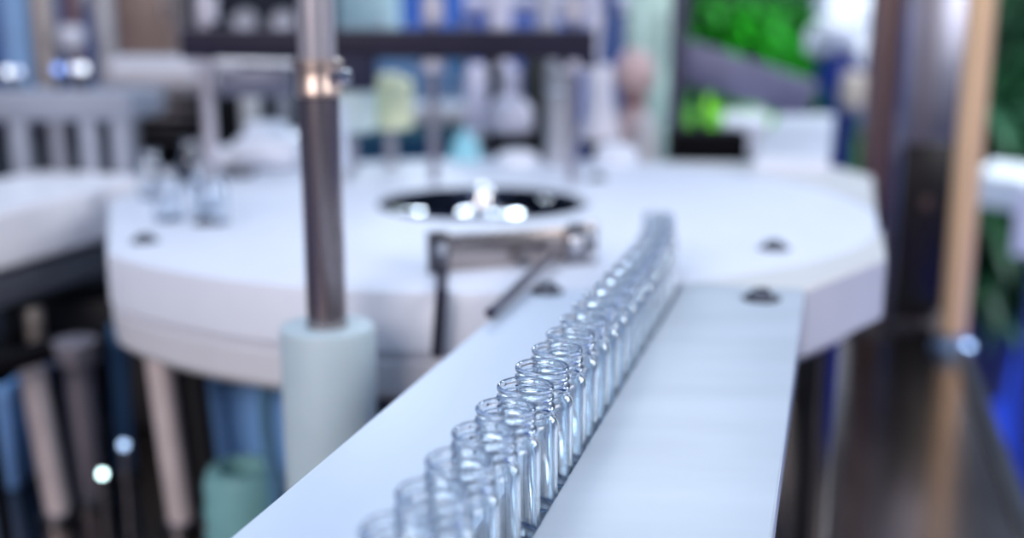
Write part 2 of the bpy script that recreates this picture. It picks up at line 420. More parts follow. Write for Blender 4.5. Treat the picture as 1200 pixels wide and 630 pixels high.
bm = newbm(); add_rod(bm, (.008, -.008, (zc0+zc1)/2+.002), (.019, -.013, (zc0+zc1)/2+.002), .0030)
add_box(bm, (.009, -.005, zc0+.008), (.020, .005, zc1-.006), .001)
obj('clamp_screw', bm, STEELP, cc)

# ------------------------------------------------------------------ bracket on the round table
def R_(a, b): return plane(*a)
br = thing('bridge_bracket', 'steel bracket bar with bolted ends spanning above the round table edge', 'bracket', (plane(600, 330, 1.0).x, .76, 1.0))
off = Vector(br.location)
Yb = .80
pa = at(508, 296, Yb)-off; pb = at(690, 284, Yb+.035)-off
d = (pb-pa); L = d.length; hh = .015
M = Matrix.Translation(pa) @ Matrix.Rotation(math.atan2(d.y, d.x), 4, 'Z') @ Matrix.Rotation(-math.asin(d.z/L)*1, 4, 'Y')
bm = newbm(); add_box(bm, (0, -.004, -hh*.85), (L, .006, hh*.85), .001, M); obj('cross_bar', bm, mat('bracket_steel', (.52, .45, .42), .25, 1, noise=.08), br)
bm = newbm(); add_box(bm, (-.006, -.009, -hh*1.1), (.010, -.004, hh*1.15), .0012, M); obj('end_block', bm, DSTEEL, br)
bm = newbm(); add_box(bm, (L-.020, -.009, -hh*1.1), (L+.004, -.004, hh*1.15), .0012, M); obj('end_block', bm, mat('end_block_mid', (.35, .34, .36), .25, 1, noise=.05), br)
for (u, v, r) in ((.003, .004, .0045), (L-.014, .003, .0055), (L-.003, .006, .004), (L-.002, -.008, .004), (L*.53, -.006, .006)):
    bm = newbm(); add_lathe(bm, [(r, 0), (r, .003), (r*.75, .0045), (r*.5, .0048), (r*.45, .003), (0, .003)], 6 if r > .0057 else 20, M @ Matrix.Translation((u, -.009, v)) @ Matrix.Rotation(PI/2, 4, 'X'), cap=False)
    obj('bolt', bm, STEELP if r != .006 else DSTEEL, br)
# two struts
p1 = at(518, 318, Yb)-off; p2 = at(510, 415, .725)-off
bm = newbm(); add_box(bm, (p1.x-.0035, p1.y-.006, p2.z-.03), (p1.x+.0035, p1.y-.002, p1.z+.004), .0006)
bmesh.ops.translate(bm, vec=(0, -.0755+.008, 0), verts=bm.verts)
# strut runs from the bar forward over the table edge and down
bm.free(); bm = newbm(); add_rod(bm, p1, at(517, 345, .722)-off, .0042); add_rod(bm, at(517, 344, .722)-off, at(512, 418, .722)-off, .0040)
obj('strut', bm, mat('strut_dark', (.05, .05, .09), .35, .8, noise=.05), br)
bm = newbm(); add_rod(bm, at(650, 296, Yb+.015)-off, at(574, 367, .655)-off, .0035)
obj('strut', bm, mat('strut_dark', (.05, .05, .09)), br)

# ------------------------------------------------------------------ cross bar with nozzles behind
Yg = 1.28
gb = thing('gantry_beam', 'long dark horizontal beam above the round table carrying upright rods', 'beam', (at(455, 200, Yg).x, Yg, 1.0))
off = Vector(gb.location)
a = at(214, 50, Yg)-off; b = at(697, 49, Yg)-off
bm = newbm(); add_box(bm, (a.x, -.012, zat(69, Yg)-1), (b.x, .014, zat(35, Yg)-1), .002); obj('beam_body', bm, BARM, gb)
bm = newbm(); add_box(bm, (a.x, -.010, zat(35, Yg)-1+.001), (b.x, .012, zat(32, Yg)-1), .001); obj('top_strip', bm, mat('strip_grey', (.30, .30, .36), .35, .8, noise=.05), gb)
def px(x, y=120, Y=Yg): return at(x, y, Y).x
def rod_thing(xx, ytop, ybot, r, m, Y=Yg, parent=gb, off=off, name='upright_rod', dy=-.022):
    q = at(xx, (ytop+ybot)/2, Y)-off
    zb = max(zat(ybot, Y), 1.0)
    bm = newbm(); add_lathe(bm, cylprof(r, zb-1, zat(ytop, Y)-1), 24, Matrix.Translation((q.x, dy, 0)))
    return obj(name, bm, m, parent)
LR = mat('rod_light', (.72, .68, .74), .3, .7, noise=.05)
rod_thing(242, -30, 212, .0078, LR, dy=0)
rod_thing(507, -30, 212, .0060, mat('rod_mid', (.40, .38, .44), .3, .8, noise=.05), dy=0)
rod_thing(672, -30, 212, .0060, mat('rod_mid', (.40, .38, .44)), dy=0)
for xx in (242, 507, 672):
    for (y0, y1, r) in ((-5, 26, .013), (70, 84, .014)):
        if xx == 672 and y0 > 0: pass
        q = at(xx, (y0+y1)/2, Yg)-off
        bm = newbm(); add_lathe(bm, cylprof(r, zat(y1, Yg)-1, zat(y0, Yg)-1, .002), 24, Matrix.Translation((q.x, 0, 0)))
        obj('rod_collar', bm, mat('collar_white', (.66, .64, .72), .3, .5, noise=.03), gb)
# dark hanging block and small link bar
bm = newbm(); add_box(bm, (px(394)-off.x, -.02, zat(106, Yg)-1), (px(442)-off.x, .01, zat(66, Yg)-1), .002); obj('hanging_block', bm, NAVY, gb)
bm = newbm(); add_box(bm, (px(262)-off.x, -.02, zat(112, Yg)-1), (px(345)-off.x, .01, zat(80, Yg)-1), .002)
obj('hanging_block', bm, mat('block_slate', (.13, .14, .20), .4, .3, noise=.06), gb)
bm = newbm(); add_rod(bm, (px(262)-off.x, -.024, zat(71, Yg)-1), (px(352)-off.x, -.024, zat(73, Yg)-1), .0032); obj('link_bar', bm, ALU, gb)
bm = newbm(); add_box(bm, (px(655)-off.x, -.012, zat(78, Yg)-1), (px(697)-off.x, .01, zat(66, Yg)-1), .001); obj('hanging_block', bm, NAVY, gb)

# ------------------------------------------------------------------ generic machine pieces standing on something
def standing(name, label, cat, xx, y0, y1, wpx, Y, m, prof=None, base=None, group=None, parts=()):
    """a turned piece seen from y0 (top) to y1 (foot) px; prof = list of (radius share, height share)"""
    ym = (y0+y1)/2
    zt_, zb_ = zat(y0, Y), zat(y1, Y)
    if base is not None: zb_ = base
    r = wpx/2/(fwd(ym)/Y)
    prof = prof or [(.94, 0), (1, .02), (1, .98), (.94, 1)]
    q = at(xx, ym, Y)
    bm = newbm(); add_lathe(bm, [(max(0, p[0])*r, p[1]*(zt_-zb_)) for p in prof], 32)
    t = thing(name, label, cat, (q.x, Y, zb_), 0, group)
    obj(parts[0] if parts else 'body', bm, m, t)
    return t, r, zt_-zb_
def addring(t, r, z0, z1, m, name, dx=0, dy=0, n=28):
    bm = newbm(); add_lathe(bm, cylprof(r, z0, z1, min(.002, r*.2, (z1-z0)*.3)), n, Matrix.Translation((dx, dy, 0))); return obj(name, bm, m, t)
def block(name, label, cat, x0, x1, y0, y1, Y, dY, m, base=None, bev=.003, rot=0):
    a = at(x0, y1, Y); b = at(x1, y1, Y); zb = zat(y1, Y) if base is None else base; ztp = zat(y0, Y)
    c = (a.x+b.x)/2; hw = (b.x-a.x)/2
    t = thing(name, label, cat, (c, Y, zb), rot)
    bm = newbm(); add_box(bm, (-hw, 0, 0), (hw, dY, ztp-zb), bev); obj('body', bm, m, t)
    return t, hw, ztp-zb

PZ = 1.0
# cream nylon cylinders right of the column, standing on a stem
t, r, h = standing('guide_roller', 'pale yellow plastic roller on a stem right of the steel column', 'roller', 457, 92, 150, 54, 1.42, YEL, [(.85, 0), (1, .06), (1, .94), (.85, 1)])
t.location.z = zat(150, 1.42); addring(t, .008, PZ-t.location.z, .002, STEEL, 'stem'); addring(t, .014, h, h+.006, mat('cap_pale', (.7, .72, .5), .4, noise=.02), 'cap')
t, r, h = standing('guide_roller', 'pale green white plastic roller close to the steel column', 'roller', 410, 100, 154, 60, 1.36, mat('mint_nylon', (.62, .76, .76), .5, noise=.02), [(.85, 0), (1, .06), (1, .94), (.85, 1)])
addring(t, .008, PZ-t.location.z, .002, STEEL, 'stem'); addring(t, .014, h, h+.006, mat('cap_mint', (.6, .72, .7), .4, noise=.02), 'cap')
t, r, h = standing('upright_pipe', 'slim pale pipe just right of the dark column', 'pipe', 402, 120, 205, 11, 1.30, mat('pipe_pale', (.60, .70, .86), .4, noise=.03), base=PZ)
addring(t, r*1.8, 0, .01, ALU, 'flange')

# tray of dark teal stuff behind the table's back edge
DZB = .60
t, hw, h = block('supply_bin', 'dark teal box across the back behind the roller stems', 'box', 412, 560, 150, 192, 1.62, .10, DTEAL, base=DZ)
bm = newbm(); add_box(bm, (-hw-.004, -.004, h-.014), (hw+.004, .104, h), .002); obj('rim', bm, mat('rim_teal', (.05, .18, .26), .4, noise=.05), t)
t, r, h = standing('glass_dome', 'small cyan dome in front of the dark teal box', 'dome', 545, 148, 188, 56, 1.50, mat('cyan_plastic', (.30, .66, .78), .3, noise=.03), [(1, 0), (1, .45), (.9, .7), (.6, .92), (0, 1)], base=DZ)
t, hw, h = block('side_table', 'pale grey box top behind the yellow roller', 'box', 425, 545, 128, 152, 1.85, .2, mat('pale_grey_top', (.42, .47, .56), .5, noise=.05), base=DZ)
bm = newbm(); add_box(bm, (-hw-.006, -.006, h-.01), (hw+.006, .206, h+.002), .002); obj('lid', bm, mat('lid_grey', (.55, .60, .68), .5, noise=.04), t)

# central group : filling head
t, r, h = standing('filling_cylinder', 'white filling cylinder with a tapered foot left of the dark pump', 'cylinder', 559, 75, 185, 28, 1.62, LILAC, [(1.3, 0), (1.1, .2), (.7, .32), (.7, .45), (1, .52), (1, .95), (.6, 1)], base=DZ)
addring(t, r*1.15, h*.72, h*.76, ALU, 'band')
t, r, h = standing('filling_unit', 'round bellied grey white filling head over a black foot', 'filling head', 598, 78, 158, 54, 1.58, mat('head_white', (.58, .58, .70), .35, .2, noise=.04), [(.8, 0), (1, .08), (1, .35), (.75, .5), (.42, .58), (.42, .86), (.5, .9), (.3, 1)])
addring(t, r*.6, DZ-t.location.z, 0, BLACK, 'foot'); addring(t, r*1.05, -.02, .002, BLACK, 'black_foot')
t, r, h = standing('pump_body', 'dark tall pump body between the filling heads', 'pump', 575, 70, 190, 24, 1.66, mat('pump_dark', (.010, .012, .018), .5, 0, spec=.2, noise=.05), base=DZ)
addring(t, r*1.25, h*.5, h*.54, DSTEEL, 'band')
t, r, h = standing('pump_body', 'dark green grey column beside the thick silver cylinder', 'pump', 627, 68, 190, 30, 1.60, mat('pump_green', (.030, .036, .038), .5, 0, spec=.2, noise=.05), base=DZ)
addring(t, r*1.2, h*.6, h*.65, DSTEEL, 'band')
t, r, h = standing('piston_cylinder', 'thick silver grey piston cylinder standing at the back of the round table', 'cylinder', 657, 72, 192, 36, 1.45, mat('piston_grey', (.52, .52, .56), .3, .6, noise=.05), [(1.15, 0), (1.15, .06), (1, .08), (1, .92), (.85, .94), (.85, 1)], base=PZ)
addring(t, r*1.12, h*.7, h*.74, STEELP, 'band'); addring(t, r*.4, h, h+.03, STEEL, 'rod')
t, r, h = standing('cone_hopper', 'white flaring cone right of the silver piston cylinder', 'hopper', 703, 76, 163, 46, 1.52, mat('cone_white', (.74, .72, .80), .4, noise=.03), [(1.1, 0), (1.1, .12), (.85, .3), (.66, .6), (.66, .92), (.5, 1)])
addring(t, r*.7, DZ-t.location.z, -.001, BLACK, 'foot'); addring(t, r*.9, -.02, .002, BLACK, 'black_foot')
t, r, h = standing('plastic_cap', 'low rounded white cap on the round table back edge', 'cap', 722, 168, 196, 52, 1.44, mat('cap_white', (.80, .84, .94), .4, noise=.02), [(1, 0), (1, .5), (.85, .85), (.5, 1), (0, 1.02)], base=PZ)
t, r, h = standing('plastic_cap', 'small white cap below the round bellied filling head', 'cap', 606, 176, 192, 50, 1.44, mat('cap_white', (.80, .84, .94)), [(1, 0), (1, .5), (.85, .85), (.5, 1), (0, 1.02)], base=PZ)
t, r, h = standing('drum_valve', 'rosy beige valve with a round knob above a broad foot', 'valve', 743, 58, 190, 50, 1.70, PINK, [(1.1, 0), (1.1, .70), (.85, .76), (.45, .80), (.45, .83), (.8, .86), (.95, .91), (.8, .97), (.4, 1), (0, 1)], base=DZ)
addring(t, r*.55, h*.80, h*.83, mat('valve_red', (.22, .08, .09), .4, noise=.05), 'neck_ring')
t, r, h = standing('plastic_cap', 'pale dome in front of the rosy valve', 'cap', 757, 138, 185, 40, 1.60, mat('dome_pale', (.62, .62, .66), .4, noise=.03), [(1, 0), (1, .6), (.8, .85), (.5, 1), (0, 1.02)], base=DZ)
t, r, h = standing('frame_post', 'thin dark upright post before the greenery', 'post', 795, -40, 175, 20, 1.75, mat('post_slate', (.07, .07, .12), .4, .4, noise=.06), base=DZ)
addring(t, r*1.6, 0, .012, DSTEEL, 'flange')
t, hw, h = block('control_box', 'small black box at the back right of the round table', 'box', 788, 876, 155, 182, 1.56, .07, BLACK, base=.985)
addring(t, .01, DZ-.985, 0, DSTEEL, 'leg', -.03, .03); addring(t, .01, DZ-.985, 0, DSTEEL, 'leg', .03, .03)

# panels behind : machine cabinets
def cabinet(label, x0, x1, y0, y1, Y, m, m2=None, base=0, door=True, depth=.25):
    t, hw, h = block('machine_cabinet', label, 'cabinet', x0, x1, y0, y1, Y, depth, m, base=base, bev=.004)
    if door:
        bm = newbm(); add_box(bm, (-hw*.86, -.008, h*.06), (hw*.86, 0, h*.97), .003); dd = obj('door', bm, m2 or m, t)
        bm = newbm(); add_box(bm, (hw*.70, -.022, h*.80), (hw*.76, -.008, h*.90), .002); obj('handle', bm, ALU, dd)
    return t
cabinet('pale teal machine cabinet just right of the steel column top', 388, 468, -60, 200, 2.5, TEALP)
cabinet('blue machine cabinet behind the left rod collar of the beam', 468, 560, -60, 200, 2.6, BLUE, mat('blue_door', (.02, .12, .52), .45, noise=.06))
cabinet('teal blue machine cabinet low behind the yellow roller', 440, 545, 66, 200, 2.12, mat('steel_blue_paint', (.05, .17, .36), .45, noise=.06), base=DZ, depth=.10)
cabinet('mid blue machine cabinet behind the filling heads', 560, 722, -60, 200, 2.7, mat('mid_blue_paint', (.03, .09, .38), .45, noise=.06))
cabinet('pale green grey machine cabinet behind the rosy valve', 722, 782, -60, 200, 2.75, mat('sage_paint', (.34, .48, .46), .5, noise=.05))
cabinet('dark navy machine cabinet behind the left end of the beam', 212, 388, -60, 200, 2.1, mat('navy_cabinet', (.006, .010, .018), .5, spec=.15, noise=.08), mat('navy_door', (.008, .013, .026), .5, spec=.15, noise=.06), base=DZ, depth=.15)
cabinet('grey machine cabinet with a brownish face left of the navy cabinet', 138, 214, -60, 110, 2.0, mat('grey_brown_paint', (.20, .18, .20), .45, noise=.15, nscale=8), mat('brown_door', (.30, .20, .17), .4, noise=.2, nscale=6), base=DZ, depth=.15)
cabinet('deep blue machine cabinet behind the leftmost columns', -60, 138, -60, 120, 2.2, mat('deep_blue_paint', (.03, .06, .20), .45, noise=.08), mat('deep_blue_door', (.03, .08, .26), .45, noise=.06), base=DZ, depth=.15)
# white pieces hanging above the beam
def pipe(name, label, cat, x, y0, y1, wpx, Y, m, base, parts=True):
    t, r, h = standing(name, label, cat, x, y0, y1, wpx, Y, m, base=base)
    if parts: addring(t, r*1.4, 0, .012, ALU, 'flange')
    return t, r, h
pipe('upright_pipe', 'lilac white pipe behind the middle of the beam', 'pipe', 585, -40, 100, 28, 1.95, LILAC, DZ)
pipe('upright_pipe', 'pale pipe behind the beam left of its right end', 'pipe', 641, -40, 100, 24, 1.90, mat('pipe_greywhite', (.50, .52, .62), .4, noise=.04), DZ)
pipe('upright_pipe', 'lilac white pipe just past the right end of the beam', 'pipe', 694, -40, 120, 18, 1.95, LILAC, DZ)
pipe('upright_pipe', 'deep blue pipe between the beam end and the rosy valve', 'pipe', 713, -40, 150, 16, 1.85, mat('pipe_blue', (.02, .07, .26), .4, noise=.05), DZ)
t = thing('cross_pipe', 'white horizontal pipe along the top edge above the beam', 'pipe', (at(640, 2, 2.1).x, 2.1, zat(3, 2.1)))
w2 = at(735, 2, 2.1).x-at(640, 2, 2.1).x
bm = newbm(); add_rod(bm, (-w2, 0, 0), (w2, 0, 0), .016); obj('tube', bm, LILAC, t)
for sx in (-1, 1):
    bm = newbm(); add_rod(bm, (sx*w2*.97, 0, -.015), (sx*w2*.97, 0, DZ-t.location.z), .008); obj('leg', bm, STEEL, t)
for (xx, rr) in ((283, 13), (328, 12)):
    q = at(xx, 25, 2.05)
    t = thing('round_gauge', 'pale round gauge on the navy cabinet, %s' % ('left of the pair' if xx < 300 else 'right of the pair, nearer the column'), 'gauge', (q.x, 2.09, q.z), 0, 'gauges on the navy cabinet')
    r = rr/640
    bm = newbm(); add_lathe(bm, [(r, 0), (r, .02), (r*.9, .026), (r*.85, .022), (0, .022)], 28, Matrix.Rotation(PI/2, 4, 'X'), cap=True); obj('dial', bm, mat('gauge_face', (.60, .62, .72), .35, noise=.03), t)
    bm = newbm(); add_box(bm, (-.001, -.0245, 0), (.001, -.0225, r*.7), .0003); obj('needle', bm, BLACK, t)

# left back : columns, horizontal tube, dark slatted machine, stand, added highlights
pipe('upright_column', 'broad pale blue column at the left frame edge', 'column', 17, -60, 120, 30, 1.75, SKYB, DZ)
pipe('upright_column', 'taupe metal column second from the left frame edge', 'column', 50, -60, 110, 30, 1.66, TAUPE, DZ)
pipe('upright_column', 'light grey column left of the brownish cabinet', 'column', 122, -60, 110, 24, 1.70, mat('column_grey', (.42, .42, .46), .35, .5, noise=.05), DZ)
pipe('upright_column', 'rusty brown column between the taupe and light grey columns', 'column', 85, -60, 110, 14, 1.78, mat('column_rust', (.28, .12, .09), .4, noise=.1), DZ)
t, r, h = standing('plastic_cap', 'whitish round cap high between the left columns', 'cap', 83, 30, 56, 30, 1.64, mat('cap_grey', (.60, .62, .72), .4, noise=.03), [(.8, 0), (1, .3), (1, .7), (.7, 1), (0, 1)])
addring(t, .006, DZ-t.location.z, 0, STEEL, 'stem')
t = thing('horizontal_cylinder', 'pale grey horizontal cylinder left of the beam end', 'cylinder', (at(205, 87, 1.55).x, 1.55, zat(87, 1.55)))
hw = 75/(fwd(86)/1.55); r = 22/(fwd(86)/1.55)
bm = newbm(); add_lathe(bm, [(r*.6, -hw), (r, -hw+.01), (r, hw-.012), (r*.8, hw-.002), (0, hw)], 36, Matrix.Rotation(PI/2, 4, 'Y')); obj('barrel', bm, mat('barrel_grey', (.52, .52, .58), .4, noise=.04), t)
for sx in (-.7, .5):
    bm = newbm(); add_rod(bm, (sx*hw, 0, -r*.9), (sx*hw, 0, DZ-t.location.z), .008); obj('leg', bm, STEEL, t)
sm = thing('slatted_machine', 'dark machine body with horizontal ribs under the pale grey cylinder', 'machine', (at(192, 150, 1.75).x, 1.75, DZ))
hw = 44/(fwd(150)/1.75); ztop = zat(106, 1.75)-DZ
bm = newbm(); add_box(bm, (-hw, 0, 0), (hw*2.6, .15, ztop), .003); obj('body', bm, mat('machine_black', (.004, .005, .008), .5, spec=.15, noise=.08), sm)
for i, yy in enumerate((112, 124, 136, 150, 164)):
    zz = zat(yy, 1.75)-DZ
    bm = newbm(); add_box(bm, (-hw, -.012, zz-.004), (hw, 0, zz+.003), .001)
    obj('rib', bm, mat('rib_grey%d' % (i > 2), (.17, .16, .18) if i < 3 else (.05, .05, .06), .35, .5, noise=.05), sm)
t, r, h = standing('roller_bottle', 'pale upright cylinder in the dark gap left of the steel column', 'cylinder', 294, 100, 156, 24, 1.5, mat('bottle_pale', (.48, .50, .52), .4, noise=.03))
addring(t, r*.4, DZ-t.location.z, 0, STEEL, 'stem')
t, r, h = standing('roller_bottle', 'slimmer grey cylinder close left of the steel column', 'cylinder', 333, 100, 150, 18, 1.52, mat('bottle_grey', (.26, .28, .32), .4, noise=.03))
addring(t, r*.4, DZ-t.location.z, 0, STEEL, 'stem')
t, hw, h = block('white_casting', 'rounded white block on the table left of the steel column', 'block', 268, 352, 160, 212, 1.38, .10, WHITE, base=PZ, bev=.018)
bm = newbm(); add_lathe(bm, [(.030, 0), (.030, .008), (.022, .016), (0, .017)], 28, Matrix.Translation((-.005, .05, h-.002)), cap=False); obj('boss', bm, WHITE, t)
bm = newbm(); add_box(bm, (-hw-.035, .02, 0), (-hw+.003, .09, h*.55), .006); obj('lug', bm, WHITE, t)
# loose clear bottles on the left of the table
def bottle_prof(): return [(.0, 0), (.011, 0), (.0128, .002), (.0128, .030), (.010, .036), (.0085, .038), (.0085, .044), (.0095, .046), (.0095, .050), (.0075, .050), (.0075, .038), (.0112, .030), (.0112, .003), (0, .003)]
labs = ['leftmost loose clear vial on the round table left of the rod foot', 'loose clear vial standing by the foot of the left beam rod', 'loose clear vial in the middle left of the round table', 'loose clear vial beside the white rounded block', 'loose clear vial near the left screw of the round table']
pv = None
for i, (xx, yy) in enumerate([(178, 232), (226, 214), (252, 262), (240, 246), (198, 258)]):
    q = plane(xx, yy, 1.0)
    if pv is None:
        bm = newbm(); add_lathe(bm, bottle_prof(), 32, cap=False); pv = obj('loose_vial', bm, GLASS); o = pv
    else: o = pv.copy(); C.objects.link(o)
    o.location = (q.x, q.y, 1.0002); tag(o, labs[i], 'vial', 'loose vials on the round table')
t, r, h = standing('locating_disc', 'flat dark disc lying on the round table near the left rod', 'disc', 267, 204, 212, 34, 1.27, DSTEEL, base=PZ+.0001)
t.location.y = 1.33; t.location.z = PZ+.0001

# grey stand at left
gs = thing('grey_stand', 'pale grey stand with square legs on the far side of the left conveyor arm', 'stand', (at(60, 180, 1.36).x, 1.36, DZ))
off = Vector(gs.location); Y = 1.36
a = at(-70, 120, Y).x-off.x; b = at(154, 120, Y).x-off.x
bm = newbm(); add_box(bm, (a, 0, zat(142, Y)-DZ), (b, .14, zat(108, Y)-DZ), .004); obj('stand_top', bm, GREYP, gs)
for (xx, ww) in ((22, 20), (67, 16), (104, 20), (141, 20)):
    q = at(xx, 180, Y).x-off.x; hw = ww/2/(fwd(180)/Y)
    bm = newbm(); add_box(bm, (q-hw, .0, 0), (q+hw, .022, zat(142, Y)-DZ), .002); obj('leg', bm, GREYP if xx != 67 else mat('leg_grey_dark', (.20, .21, .26), .45, noise=.04), gs)
t, hw, h = block('dark_backing', 'dark blue panel behind the legs of the grey stand', 'panel', -60, 150, 142, 215, 1.62, .02, mat('backing_navy', (.020, .030, .050), .5, spec=.2, noise=.08), base=DZ)
bm = newbm(); add_box(bm, (-hw, -.006, h-.02), (hw, 0, h), .002); obj('edge', bm, NAVY, t)
GLINT = mat('glint_white', (.85, .92, 1), emit=2.2)
GLINTB = mat('glint_blue', (.25, .42, 1), emit=1.5)
def highlight(label, xx, yy, Y, r, m, base):  # added glowing ball on a stem, standing in for a blurred highlight
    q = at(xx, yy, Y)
    t = thing('highlight_spot', label, 'highlight', (q.x, Y, base))
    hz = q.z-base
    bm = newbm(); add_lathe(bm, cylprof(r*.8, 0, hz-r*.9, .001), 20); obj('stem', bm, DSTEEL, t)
    bm = newbm(); add_lathe(bm, [(0, -r), (r*.7, -r*.7), (r, 0), (r*.7, r*.7), (0, r)], 24, Matrix.Translation((0, 0, hz)), cap=False); obj('glint_ball', bm, m, t)
zt = zat(108, 1.36)
highlight('added glowing white lamp nearest the left frame edge on the grey stand', 9, 84, 1.42, .0055, GLINT, zt)
highlight('added dimmer white lamp beside the leftmost one on the grey stand', 22, 84, 1.44, .0050, mat('glint_soft', (.75, .8, 1), emit=1.2), zt)
highlight('added bluish lamp third from the left on the grey stand', 68, 81, 1.40, .0060, GLINTB, zt)
highlight('added bright white lamp fourth from the left on the grey stand', 97, 80, 1.42, .0060, GLINT, zt)
highlight('added small white lamp rightmost on the grey stand', 86, 80, 1.44, .0055, mat('glint_soft', (.75, .8, 1)), zt)
highlight('added round glowing lamp low among the steel legs at lower left', 120, 555, .88, .0035, mat('glint_mint', (.62, .88, .88), emit=9), DZ)
highlight('added bluish lamp among the steel legs, above the round glowing one', 145, 521, .95, .0042, mat('glint_dim', (.35, .5, .75), emit=3.5), DZ)

# ------------------------------------------------------------------ under the table, left
def leg_thing(label, x0, y0, x1, y1, wpx, Y, m, cap=None):
    ptop = at(x0, y0, Y); zb = DZ; pbt = at(x1, y1, Y)
    u = (zb-ptop.z)/(pbt.z-ptop.z); pb = ptop.lerp(pbt, u)
    r = wpx/2/(fwd(450)/Y)
    t = thing('support_leg', label, 'leg', (pb.x, pb.y, DZ))
    bm = newbm(); add_rod(bm, (0, 0, .004), ptop-pb, r, 28); obj('tube', bm, m, t)
    bm = newbm(); add_lathe(bm, cylprof(r*1.5, 0, .008), 28); obj('foot_flange', bm, DSTEEL, t)
    if cap:
        q = ptop-pb; bm = newbm(); add_lathe(bm, cylprof(r*cap, q.z-.022, q.z), 28, Matrix.Translation((q.x, q.y, 0))); obj('cap_flange', bm, mat('cap_taupe', (.30, .28, .32), .35, .5, noise=.05), t)
    return t
LEGM = mat('leg_pinkish_steel', (.78, .68, .68), .4, .25, noise=.05)
leg_thing('pinkish steel leg near the lower left corner', 36, 425, 76, 640, 30, .98, LEGM)
leg_thing('darker steel leg with a broad flange beside the lower left one', 88, 398, 112, 640, 36, 1.02, mat('leg_darker', (.24, .22, .26), .4, .5, noise=.05), cap=1.45)
leg_thing('thin blue painted leg between the darker and the tall steel leg', 138, 380, 152, 640, 22, 1.08, mat('leg_blue', (.05, .13, .26), .4, noise=.05))
leg_thing('tall pinkish steel leg under the round table rim', 184, 405, 216, 640, 30, .96, LEGM)
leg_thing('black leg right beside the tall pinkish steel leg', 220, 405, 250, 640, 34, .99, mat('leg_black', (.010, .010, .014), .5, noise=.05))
t = thing('tie_bar', 'black tie bar across the legs at the left frame edge', 'bar', (at(30, 420, .93).x, .93, DZ))
off = Vector(t.location)
bm = newbm(); add_rod(bm, at(-40, 440, .92)-off, at(62, 408, .95)-off, .010); obj('bar', bm, BLACK, t)
bm = newbm(); add_rod(bm, (at(-20, 430, .92)-off), Vector(((at(-20, 430, .92)-off).x, 0, 0)), .006); obj('stand_rod', bm, BLACK, t)
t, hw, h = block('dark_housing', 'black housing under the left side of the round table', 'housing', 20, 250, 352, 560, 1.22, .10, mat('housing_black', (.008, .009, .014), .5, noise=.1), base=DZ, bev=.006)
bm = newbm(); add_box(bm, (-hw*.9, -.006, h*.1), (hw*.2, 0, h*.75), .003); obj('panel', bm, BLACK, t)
for (xx, lbl) in ((41, 'small brownish bolt post under the left conveyor arm'),):
    t, r, h = standing('short_post', lbl, 'post', xx, 362, 400, 20, 1.10, mat('short_tan', (.34, .30, .27), .4, .5, noise=.05))
    addring(t, r*.5, DZ-t.location.z, 0, DSTEEL, 'stem')
t, hw, h = block('blue_crate', 'light blue plastic crate standing under the round table', 'crate', 246, 345, 452, 540, 1.04, .14, mat('crate_blue', (.22, .48, .95), .4, noise=.04), base=DZ, bev=.006)
bm = newbm(); add_box(bm, (-hw-.003, -.003, h-.012), (hw+.003, .143, h), .002); obj('rim', bm, mat('crate_rim', (.16, .36, .72), .4, noise=.03), t)
t, r, h = standing('coiled_hose', 'dull green coiled hose on the deck beside the cream sleeve', 'hose', 286, 545, 600, 95, .88, mat('hose_green', (.22, .48, .50), .45, noise=.06),
                   [(.3, 0), (.9, 0), (1, .12), (.94, .24), (1, .36), (.94, .48), (1, .6), (.94, .72), (.98, .84), (.86, .98), (.6, 1.0), (.55, .8), (.5, .1), (.3, 0)], base=DZ)
t, hw, h = block('blue_crate', 'pale blue box behind the lower left steel leg at the frame edge', 'crate', -60, 24, 452, 600, 1.04, .1, mat('crate_pale', (.14, .30, .62), .4, noise=.1, nscale=14), base=DZ, bev=.006)
bm = newbm(); add_box(bm, (-hw-.003, -.003, h-.012), (hw+.003, .103, h), .002); obj('rim', bm, mat('crate_rim', (.16, .36, .72)), t)
# curved grey pipe on the deck
t = thing('bent_pipe', 'thin blue bent pipe just left of the cream sleeve', 'pipe', (at(318, 520, .86).x, .86, DZ))
off = Vector(t.location)
pp = [at(314, 455, .86), at(311, 470, .86), at(312, 500, .86), at(316, 530, .86), at(322, 560, .86)]
bm = newbm()
for a, b in zip(pp, pp[1:]): add_rod(bm, a-off, b-off, .006, 16)
q = pp[-1]-off; add_rod(bm, q, (q.x, q.y, 0.0), .006, 16)
obj('tube', bm, mat('pipe_bluegrey', (.10, .25, .42), .3, .3, noise=.05), t)

# ------------------------------------------------------------------ right : posts and guard
bp = plane(1115, 408, DZ)
t = thing('guard_post', 'tall round brass coloured post at the right standing on the steel deck', 'post', (bp.x, bp.y, DZ))
r = 15.5/(fwd(300)/bp.y)
bm = newbm(); add_lathe(bm, cylprof(r, .004, 1.45-DZ), 32); obj('tube', bm, BRASS, t)
bm = newbm(); add_lathe(bm, [(r*1.6, 0), (r*1.6, .008), (r*1.1, .014), (r*1.1, .024)], 32); obj('foot_flange', bm, mat('flange_blue', (.30, .42, .62), .3, .8, noise=.05), t)
Yc = bp.y+.12
t, hw, h = block('guard_cabinet', 'dark polished upright cabinet between the brown and brass posts', 'cabinet', 1041, 1112, -60, 400, Yc, .12, mat('cabinet_dark', (.36, .36, .46), .30, .9, noise=.15, nscale=5), base=DZ, bev=.003)
bm = newbm(); add_box(bm, (-hw*.98, -.004, h*.02), (hw*.98, 0, zat(168, Yc)-DZ), .002); obj('reflection_panel', bm, mat('reflection_dark', (.010, .009, .012), .3, noise=.1), t)  # dark reflection in the lower metal, put in as this sheet's colour
